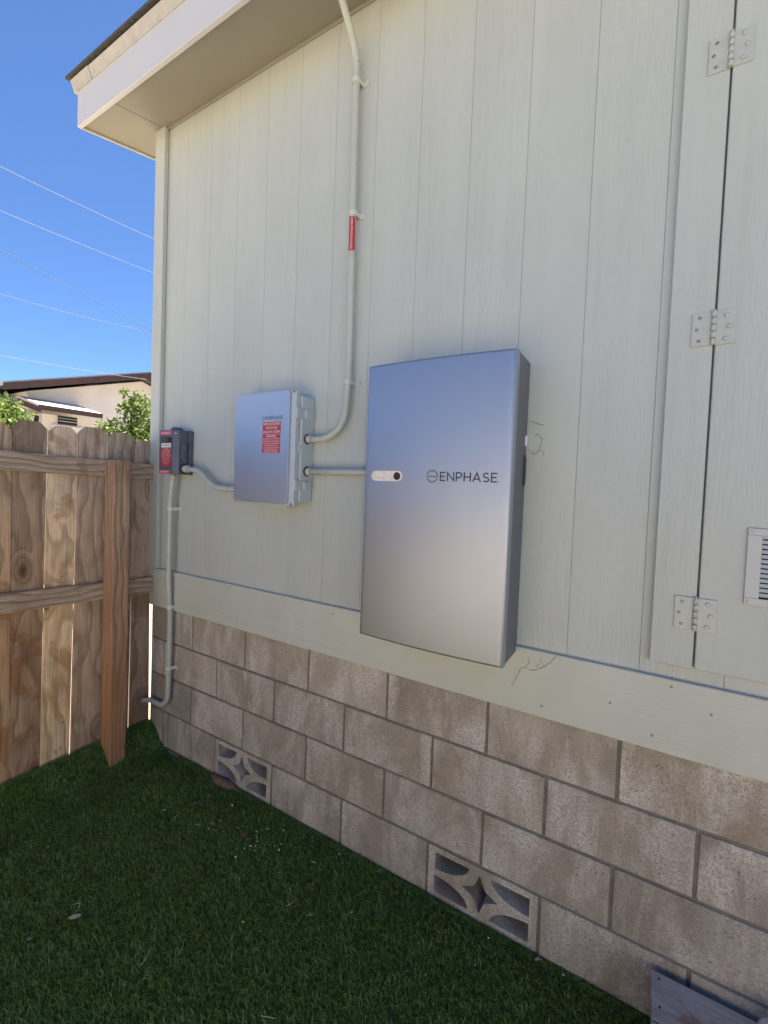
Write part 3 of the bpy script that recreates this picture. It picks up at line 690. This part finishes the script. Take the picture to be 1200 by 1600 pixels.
# switch to box
c3 = conduit('short bent conduit joining the dark grey switch to the silver fronted box', [(-.030, -.052, 1.590), (.085, -.050, 1.587), (.205, -.046, 1.499), (.440, -.046, 1.497)], [.14, .14])
ring('coupling', c3, (-.026, -.052, 1.590), (.006, -.052, 1.590), .0185, M['conduit']); ring('locknut', c3, (-.0335, -.052, 1.590), (-.026, -.052, 1.590), .024, M['black'])
# switch down to the ground end
c4 = conduit('long conduit running down from the dark grey switch and hooking toward the fence', [(-.125, -.052, 1.560), (-.125, -.052, 1.525), (-.148, yc - .016, 1.42), (-.149, yc - .016, .98), (-.152, yc, .78), (-.158, yc, .262), (-.325, yc, .262), (-.352, -.070, .262)], [.06, .12, .5, .6, .105, .03])
ring('coupling', c4, (-.125, -.052, 1.5605), (-.125, -.052, 1.535), .0172, M['conduit']); ring('coupling', c4, (-.157, yc, .475), (-.1572, yc, .455), .0155, M['conduit'])
for xc, zc, y_ in ((-.148, 1.372, yc - .014), (-.1515, .832, yc - .004), (-.156, .489, yc)): strap(c4, (xc, y_, zc), 'z')

# ------------------------------------------------------------------ dry tendrils clinging to the wall
def tendril(label, polys, y):
    bm = bmesh.new(); 
    for pl in polys:
        r_ = random.Random(len(pl) + int(pl[0][0] * 1000)); pts = []
        for (a, b) in zip(pl, pl[1:]):
            for u in (0, .33, .66): pts.append((a[0] + (b[0] - a[0]) * u + r_.uniform(-.0015, .0015), y - r_.uniform(0, .002), a[1] + (b[1] - a[1]) * u + r_.uniform(-.0015, .0015)))
        pts.append((pl[-1][0], y, pl[-1][1]))
        tube(bm, pts, [.0004 + .0006 * abs(math.sin(i * 2.1 + 1)) for i in range(len(pts))], 5)
    tag(bm_obj('dry_tendril', bm, M['tendril']), label, 'dry vine', 'dry vine tendrils on the wall')
M['tendril'] = mat_plain('dry_stem', (.31, .275, .215), .9, var=.4, scale=80)
tendril('broken dry vine tendril on the siding right of the battery', [[(1.712, 1.773), (1.742, 1.764), (1.752, 1.759), (1.766, 1.759)], [(1.738, 1.722), (1.750, 1.728), (1.763, 1.713), (1.758, 1.687), (1.754, 1.676), (1.769, 1.670), (1.769, 1.659)], [(1.722, 1.678), (1.737, 1.662), (1.747, 1.664), (1.754, 1.676)]], -.001)
tendril('branching dry vine tendril on the skirt board below the battery', [[(1.707, .887), (1.726, .923), (1.734, .948), (1.735, .955), (1.750, .959), (1.763, .982), (1.754, .994)], [(1.76, .953), (1.781, .958), (1.808, .974), (1.794, .999)], [(1.808, .974), (1.827, .993), (1.842, 1.016)], [(1.785, .968), (1.792, .982)]], -.0172)

# ------------------------------------------------------------------ fence
fence = thing('wooden_fence', 'weathered wooden privacy fence with dog ear pickets meeting the house corner', 'fence', (-.38, 0, 0))
fo = Vector(fence.location)
def picket(y0, y1, zb, zt_, yb0=None, yb1=None, tint=(1, 1, 1), cut=.030):
    yb0 = y0 if yb0 is None else yb0; yb1 = y1 if yb1 is None else yb1
    bm = bmesh.new(); c = min(cut, (y1 - y0) * .28)
    pts = [(yb0, zb), (yb1, zb + .004), (y1, zt_ - c), (y1 - c, zt_), (y0 + c, zt_ + .001), (y0, zt_ - c)]
    th = .0005 * random.randint(-3, 3)
    pts = [(p_[0], p_[1] - .035) if p_[1] < .3 else p_ for p_ in pts]
    prism(bm, pts, 'x', -.394 + th, -.3785 + th, .0015); bmesh.ops.transform(bm, matrix=Matrix.Translation(-fo - Vector((0, (y0 + y1) / 2, 0))), verts=bm.verts)
    o = bm_obj('picket', bm, M['picket'], fence, (0, (y0 + y1) / 2, 0)); o.color = (*tint, 1); return o
pk = [(-.110, -.025, .082, 1.746, -.117, -.003, (1.0, .97, .93)), (-.249, -.1155, .080, 1.771, -.252, -.125, (1.0, .98, .98)), (-.392, -.2525, .090, 1.781, -.4115, -.256, (1.20, 1.14, 1.08)),
      (-.5200, -.3985, .102, 1.769, -.5400, -.4185, (1.75, 1.80, 1.75)), (-.6585, -.5270, .115, 1.776, -.6620, -.5440, (.95, .88, .84)), (-.800, -.6625, .125, 1.756, -.802, -.6660, (1.25, 1.12, .92))]
for p in pk: picket(*p)
y_ = -.806
for i in range(28):
    wd = random.choice((.137, .139, .128)); picket(y_ - wd, y_, .125 + random.uniform(-.01, .01), 1.76 + random.uniform(-.014, .014)); y_ -= wd + random.uniform(.003, .007)
def rail(z_a, z_b, h):
    bm = bmesh.new(); ya, yb = -4.95, -.020; sl = (z_b - z_a) / (-.027 + .717)
    f_ = lambda yy: z_b + sl * (yy + .027)
    prism(bm, [(ya, f_(ya) - h), (yb, f_(yb) - h), (yb, f_(yb)), (ya, f_(ya))], 'x', -.3775, -.340, .003, 2)
    bmesh.ops.transform(bm, matrix=Matrix.Translation(-fo), verts=bm.verts); return bm_obj('rail', bm, M['rail'], fence)
rail(1.632, 1.612, .086); rail(1.000, .968, .088)
for yp in (-.248, -2.40, -4.70):
    bm = bmesh.new(); a = (-.338, yp - .042, -.05); b = (-.249, yp + .042, 1.622); box(bm, a, b, .004, 2)
    bmesh.ops.transform(bm, matrix=Matrix.Translation(-fo), verts=bm.verts); bm_obj('post', bm, M['post'], fence)
bm = bmesh.new(); box(bm, (-.3955, -4.95, .055), (-.3765, -.03, .110), .002); bmesh.ops.transform(bm, matrix=Matrix.Translation(-fo), verts=bm.verts); bm_obj('kick_board', bm, M['rail'], fence)
for (yy, zz) in ((-.46, 1.665), (-.46, .985 + .05), (-.33, 1.668), (-.60, 1.672), (-.19, 1.665), (-.45, .30), (-.59, .29)):
    bm_obj('nail', disc(bmesh.new(), (0, 0, 0), .0042, -.001, .0016, 'x', 8), M['screw'], fence, Vector((-.3785, yy, zz)) - fo)

# ------------------------------------------------------------------ step at the lower right
step = thing('wooden_step', 'low grey weathered wooden step against the block base', 'step', (2.6, -.2, 0))
po = Vector(step.location)
def stepbox(name, a, b, mat, rotx=0, bev=.002):
    bm = bmesh.new(); box(bm, a, b, bev); bmesh.ops.transform(bm, matrix=Matrix.Translation(-po), verts=bm.verts); return bm_obj(name, bm, mat, step)
stepbox('tread', (2.1435, -.165, .143), (3.15, -.024, .176), M['step']); stepbox('tread', (2.1435, -.312, .142), (3.15, -.170, .1755), M['step'])
stepbox('side_panel', (2.150, -.300, -.02), (2.178, -.036, .1425), M['stepside']); stepbox('side_panel', (3.11, -.300, -.02), (3.138, -.036, .1425), M['stepside'])
stepbox('front_panel', (2.180, -.300, -.02), (3.108, -.275, .1420), M['stepside'])
for (xx, yy) in ((2.163, -.045), (2.163, -.125), (3.12, -.045), (3.12, -.125), (2.163, -.19), (2.163, -.28)): bm_obj('screw', disc(bmesh.new(), (0, 0, 0), .0035, -.001, .0012, 'z', 9), M['black'], step, Vector((xx, yy, .1755)) - po)
bm = bmesh.new(); bmesh.ops.create_icosphere(bm, subdivisions=3, radius=.045)
for v in bm.verts: v.co = Vector((v.co.x * 1.1, v.co.y * .8, v.co.z * .75)) * (1 + .06 * math.sin(v.co.x * 70) * math.cos(v.co.y * 55 + v.co.z * 60))
M['stone'] = mat_plain('pale_stone', (.52, .50, .49), .9, var=.12, scale=30, bump=.4, bscale=120)
tag(bm_obj('stone', bm, M['stone'], None, (2.418, -.078, .208), smooth=True), 'pale rounded stone lying on the weathered step', 'stone')

# ------------------------------------------------------------------ leaves and litter on the turf
M['leaf_pale'] = mat_plain('pale_dry_leaf', (.74, .69, .52), .7, var=.15, scale=60)
M['leaf_brown'] = mat_plain('brown_dry_leaf', (.36, .22, .13), .8, var=.3, scale=60)
def leaf(label, x_, y_, ln, wd, rz, mat, grp='fallen leaves on the turf', curl=.25, name='dry_leaf'):
    bm = bmesh.new(); n = 7; rows = []
    for i in range(n + 1):
        u = i / n; hw = wd / 2 * math.sin(math.pi * min(1, .06 + u * .94)) ** .8; zc = curl * ln * (u - .5) ** 2
        rows.append([bm.verts.new(((u - .5) * ln, s * hw, zc + abs(s) * hw * .35)) for s in (-1, 0, 1)])
    for a, b in zip(rows, rows[1:]):
        for k_ in range(2): bm.faces.new((a[k_], a[k_ + 1], b[k_ + 1], b[k_])).smooth = True
    bmesh.ops.solidify(bm, geom=bm.faces[:], thickness=.0006)
    o = bm_obj(name, bm, mat, None, (x_, y_, float(turf_z(x_, y_)) + .022), (random.uniform(-.25, .25), random.uniform(-.2, .2), rz)); return tag(o, label, 'leaf', grp)
leaf('pale cream leaf lying alone on open turf, the largest fallen leaf', .455, -.760, .040, .015, .95, M['leaf_pale'])
leaf('small white leaf scrap left of the largest cream leaf', .413, -.875, .014, .008, .9, M['leaf_pale'])
leaf('grey green curled leaf on the turf below the fence post', .250, -.305, .022, .012, .5, M['leaf_pale'])
leaf('tiny white leaf on the dark turf edge beside the fence', -.262, -.49, .014, .009, .3, M['leaf_pale'])
leaf('reddish brown leaf among litter left of the first vent block', .512, -.310, .026, .016, .4, M['leaf_brown'])
leaf('brown leaf scrap just right of the reddish brown leaf', .530, -.350, .016, .009, 1.6, M['leaf_brown'])
leaf('light brown crumpled leaf in the litter patch near the wall', .660, -.212, .030, .016, .2, M['leaf_brown'])
leaf('white narrow leaf standing in turf close to the first vent block', .722, -.128, .018, .008, 1.3, M['leaf_pale'])
leaf('brown upright leaf on the turf in front of the litter patch', .868, -.288, .022, .011, 1.2, M['leaf_brown'])
leaf('pale twisted leaf close to the wall between the vent blocks', 1.000, -.152, .026, .008, .1, M['leaf_pale'])
leaf('pale curled leaf at the wall base below the second vent block', 1.836, -.034, .016, .011, .9, M['leaf_pale'])
leaf('small pale leaf scrap on open turf before the second vent block', 1.247, -.240, .012, .008, 1.2, M['leaf_pale'])
bm = bmesh.new()
for i in range(90):
    if i < 55: xx, yy = random.gauss(.66, .10), min(-.03, random.gauss(-.22, .07))
    elif i < 70: xx, yy = random.uniform(.2, 2.0), -random.uniform(.02, .06)
    else: xx, yy = random.uniform(0, 1.9), -random.uniform(.15, 1.0)
    s = random.uniform(.0025, .007); a = random.uniform(0, 6.28); zz = float(turf_z(xx, yy)) + .016 + random.uniform(0, .01)
    p = [Vector((math.cos(a + k_ * 2.1 + random.uniform(-.3, .3)), math.sin(a + k_ * 2.1) * .6, random.uniform(-.4, .4))) * s + Vector((xx, yy, zz)) for k_ in range(3)]
    bm.faces.new([bm.verts.new(q) for q in p])
for i in range(16):
    xx, yy = random.uniform(.3, 1.6), -random.uniform(.15, .8); a = random.uniform(0, 6.28); zz = float(turf_z(xx, yy)) + .024; ln = random.uniform(.02, .06)
    tube(bm, [(xx + math.cos(a) * ln * u + .006 * math.sin(u * 3), yy + math.sin(a) * ln * u, zz + .004 * math.sin(u * 3.1)) for u in np.linspace(0, 1, 6)], .0006, 4)
tag(bm_obj('leaf_litter', bm, M['leaf_pale']), 'scattered dry leaf crumbs and stems across the turf', 'litter', kind='stuff')

M['soil'] = mat_plain('brown_soil', (.20, .125, .075), .95, var=.4, scale=60, bump=.8, bscale=160)
bm = bmesh.new(); bmesh.ops.create_icosphere(bm, subdivisions=4, radius=1)
for v in bm.verts:
    k_ = 1 + .18 * math.sin(v.co.x * 7 + 1) * math.cos(v.co.y * 9) + random.uniform(-.03, .03); v.co = Vector((v.co.x * .085 * k_, v.co.y * .028 * k_, v.co.z * .022))
tag(bm_obj('soil_patch', bm, M['soil'], None, (.305, -.022, .008), smooth=True), 'small brown soil heap against the first vent block', 'soil', kind='stuff')
# ------------------------------------------------------------------ garden wall across the yard (mirrored in the battery front)
M['gardenwall'] = mat_plain('pale_garden_stucco', (.66, .595, .49), .9, var=.08, scale=2.5, bump=.4, bscale=40)
gw = thing('garden_wall', 'pale stucco garden wall across the yard facing the house', 'wall', (3, -5.1, 0))
def gbox(name, a, b, mat): bm = bmesh.new(); box(bm, a, b, .006); bmesh.ops.transform(bm, matrix=Matrix.Translation(-Vector(gw.location)), verts=bm.verts); bm_obj(name, bm, mat, gw)
gbox('wall', (-.33, -5.2, -.06), (10, -5.0, 1.80), M['gardenwall']); gbox('coping', (-.36, -5.23, 1.801), (10.03, -4.97, 1.86), M['gardenwall'])
# ------------------------------------------------------------------ neighbouring house
M['stucco'] = mat_plain('cream_stucco', (.82, .77, .70), .9, var=.06, scale=3, bump=.2, bscale=60)
M['stucco2'] = mat_plain('tan_stucco', (.80, .70, .59), .9, var=.06, scale=3, bump=.2, bscale=60)
M['brownwood'] = mat_plain('brown_fascia', (.085, .050, .040), .7, var=.2, scale=12)
M['metalroof'] = mat_plain('pale_metal_roof', (.66, .63, .60), .6, var=.1, scale=5)
nb = thing('neighbour_house', 'cream gabled house with brown rake boards beyond the fence', 'house', (-6, 3.17, 0))
no = Vector(nb.location)
def nobj(name, bm, mat, parent=nb): bmesh.ops.transform(bm, matrix=Matrix.Translation(-no), verts=bm.verts); return bm_obj(name, bm, mat, parent)
RY, RZ, PS = 3.17, 3.40, .305
def rz_(y): return RZ - PS * abs(y - RY)
bm = bmesh.new(); prism(bm, [(1.44, -.06), (4.90, -.06), (4.90, rz_(4.90) - .10), (RY, RZ - .10), (1.44, rz_(1.44) - .10)], 'x', -11, -6.0); nobj('wall', bm, M['stucco'])
bm = bmesh.new(); box(bm, (-10.5, -3.0, -.06), (-6.35, 1.42, 2.62)); nobj('side_wall', bm, M['stucco2'])
def roofside(y0, y1):
    bm = bmesh.new(); prism(bm, [(y0, rz_(y0) - .005), (y1, rz_(y1) - .005), (y1, rz_(y1) + .055), (y0, rz_(y0) + .055)], 'x', -11.4, -5.72); r_ = nobj('roof', bm, M['metalroof'])
    bm = bmesh.new(); prism(bm, [(y0, rz_(y0) - .070), (y1, rz_(y1) - .070), (y1, rz_(y1) + .030), (y0, rz_(y0) + .030)], 'x', -5.715, -5.68); nobj('rake_board', bm, M['brownwood'])
    bm = bmesh.new(); prism(bm, [(y0, rz_(y0) - .03), (y1, rz_(y1) - .03), (y1, rz_(y1) - .008), (y0, rz_(y0) - .008)], 'x', -5.99, -5.72); nobj('eave_boards', bm, M['brownwood'])
roofside(1.05, RY - .002); roofside(RY + .002, 5.3)
bm = bmesh.new(); prism(bm, [(-3.2, 2.62), (1.02, 2.62), (1.02, 2.72), (-3.2, 2.72)], 'x', -10.8, -6.0); nobj('side_roof', bm, M['brownwood'])
# lean-to with a pale sloping roof
bm = bmesh.new(); box(bm, (-5.985, 1.40, -.06), (-5.42, 2.06, 2.40)); nobj('porch_wall', bm, M['stucco2'])
bm = bmesh.new(); prism(bm, [(-5.99, 2.645), (-5.28, 2.475), (-5.28, 2.505), (-5.99, 2.680)], 'y', 1.30, 2.13); nobj('porch_roof', bm, M['metalroof'])
bm = bmesh.new(); box(bm, (-5.275, 1.30, 2.430), (-5.245, 2.13, 2.500)); nobj('porch_fascia', bm, M['brownwood'])
bm = bmesh.new(); prism(bm, [(-5.98, 2.560), (-5.28, 2.400), (-5.28, 2.474), (-5.98, 2.640)], 'y', 1.305, 1.335); nobj('porch_end_board', bm, M['brownwood'])
bm = bmesh.new(); box(bm, (-5.419, 1.595, 2.28), (-5.395, 1.84, 2.40)); wd_ = nobj('vent_window', bm, M['dark'])
bm = bmesh.new(); box(bm, (-5.394, 1.595, 2.318), (-5.385, 1.84, 2.326)); box(bm, (-5.394, 1.595, 2.36), (-5.388, 1.84, 2.366)); nobj('window_bar', bm, M['fascia'], wd_)
bm = bmesh.new(); box(bm, (-5.418, 1.52, 0), (-5.39, 1.93, 2.262), .004); nobj('door', bm, M['stucco'])
bm = bmesh.new(); box(bm, (-5.418, 1.30, 2.22), (-5.41, 1.36, 2.36)); nobj('small_window', bm, M['dark'])

# ------------------------------------------------------------------ trees beyond the fence
def mat_leaf(name, a, b):
    t = NT(name); at = t.n('Attribute', attribute_name='tone'); c = t.ramp(at.outputs['Fac'], [(0, a), (1, b)])
    t.out(c, .55, 0, .3); tr = t.n('BsdfTranslucent'); t.l(c, tr.inputs[0]); mx = t.n('MixShader'); mx.inputs[0].default_value = .40
    t.l(t.b.outputs[0], mx.inputs[1]); t.l(tr.outputs[0], mx.inputs[2]); t.l(mx.outputs[0], t.t.nodes['Material Output'].inputs[0]); return t.m
M['foliage'] = mat_leaf('tree_leaves', (.10, .16, .03), (.30, .38, .10)); M['bark'] = mat_plain('bark', (.12, .09, .065), .9, var=.3, scale=40)
def tree(name, label, base, h, lobes, nleaf, ls, seed):
    r_ = np.random.default_rng(seed); t_ = thing(name, label, 'tree' if h > 1.6 else 'shrub', base, 'small trees beyond the fence')
    bm = bmesh.new(); tube(bm, [(0, 0, 0), (.02, .01, h * .35), (-.01, .03, h * .62), (.01, .02, h * .86)], [.030, .024, .015, .006], 8)
    for (dx, dy, z_c, rr) in lobes: tube(bm, [(0, .02, max(.2, z_c - rr * 1.6)), (dx * .5, dy * .5, z_c - rr * .6), (dx, dy, z_c + rr * .5)], [.011, .008, .003], 6)
    bm_obj('trunk', bm, M['bark'], t_)
    tot = sum(l[3] ** 2 for l in lobes); verts = []; faces = []; tones = []
    for (dx, dy, z_c, rr) in lobes:
        n_ = int(nleaf * rr * rr / tot); d = r_.normal(size=(n_, 3)); d /= np.linalg.norm(d, axis=1)[:, None]
        rad = rr * r_.random(n_) ** .45 * (1 + .25 * np.sin(d[:, 0] * 7 + seed) * np.cos(d[:, 2] * 6)); ctr = np.array([dx, dy, z_c]) + d * rad[:, None]
        for c_ in ctr:
            u = r_.normal(size=3); u[2] -= .3; u /= np.linalg.norm(u); v = np.cross(u, r_.normal(size=3)); v /= np.linalg.norm(v); L_ = ls * r_.uniform(.7, 1.3); k_ = len(verts)
            verts += [c_, c_ + u * L_ * .5 + v * L_ * .26, c_ + u * L_, c_ + u * L_ * .5 - v * L_ * .26]; faces.append((k_, k_ + 1, k_ + 2, k_ + 3)); tones += [r_.random()] * 4
    me = bpy.data.meshes.new('crown'); me.from_pydata([tuple(v) for v in verts], [], faces); at = me.attributes.new('tone', 'FLOAT', 'POINT'); at.data.foreach_set('value', np.array(tones, np.float32))
    mesh_obj('crown', me, M['foliage'], t_)
tree('young_tree', 'leafy young tree behind the fence nearest the house corner', (-3.5, 1.60, -.06), 2.55, [(0, 0, 2.10, .28), (0, .22, 2.20, .25), (0, .16, 2.46, .20), (0, -.24, 2.08, .20), (0, -.02, 2.46, .14), (0, -.10, 2.64, .06), (.03, -.34, 2.16, .09), (.05, .05, 2.62, .07), (.1, .1, 1.80, .35), (-.1, -.05, 1.6, .3)], 5200, .052, 3)
tree('young_tree', 'leafy young tree behind the left end of the fence', (-3.5, .38, -.06), 2.3, [(0, 0, 2.12, .20), (0, -.10, 2.24, .17), (0, .12, 2.08, .12), (.05, -.22, 2.10, .22), (0, .02, 1.75, .26)], 3000, .052, 9)
tree('shrub', 'small sprig of leaves above the fence between the two young trees', (-3.5, .61, -.06), 2.1, [(0, 0, 2.06, .06), (0, .02, 1.95, .09), (0, 0, 1.75, .14)], 380, .055, 14)

# ------------------------------------------------------------------ overhead wires
M['wire_pale'] = mat_plain('aluminium_wire', (.30, .30, .30), .7); M['wire_dark'] = mat_plain('dark_wire', (.03, .03, .035), .6)
def wire(label, a, b, r, mat, sag=.10, ext=(-2.2, 2.6), twist=False):
    a, b = Vector(a), Vector(b); pts = []; n = 60
    for i in range(n + 1):
        u = ext[0] + (ext[1] - ext[0]) * i / n; p = a.lerp(b, u); p.z -= sag * u * (1 - u) * 4 * .25; pts.append(p)
    bm = bmesh.new()
    if not twist: tube(bm, pts, r, 6)
    else:
        fine = []
        for i in range(len(pts) - 1):
            for u in np.linspace(0, 1, 12)[:-1]: fine.append(pts[i].lerp(pts[i + 1], u))
        for ph in (0, math.pi): tube(bm, [p + Vector((0, math.cos(j * .55 + ph), math.sin(j * .55 + ph))) * r * 1.1 for j, p in enumerate(fine)], r * .8, 5)
    tag(bm_obj('utility_wire', bm, mat), label, 'wire', 'overhead utility wires')
wire('highest pale overhead wire crossing the blue sky', (-14, 3.65, 10.131), (-14, 8.232, 10.362), .0065, M['wire_pale'])
wire('second highest pale overhead wire in the blue sky', (-14, 3.658, 8.918), (-14, 8.258, 9.134), .0065, M['wire_pale'])
wire('dark thin overhead wire sloping across the sky', (-14, 3.665, 7.819), (-14, 8.304, 6.956), .009, M['wire_dark'], .02)
wire('twisted pale overhead cable below the dark wire', (-14, 3.672, 6.606), (-14, 8.304, 6.979), .006, M['wire_pale'], .25, twist=True)
wire('lowest pale wire running to the gable of the cream house', (-5.70, .95, 3.147), (-5.66, 2.85, 3.262), .0045, M['wire_pale'], .06, (-3, 1.1))
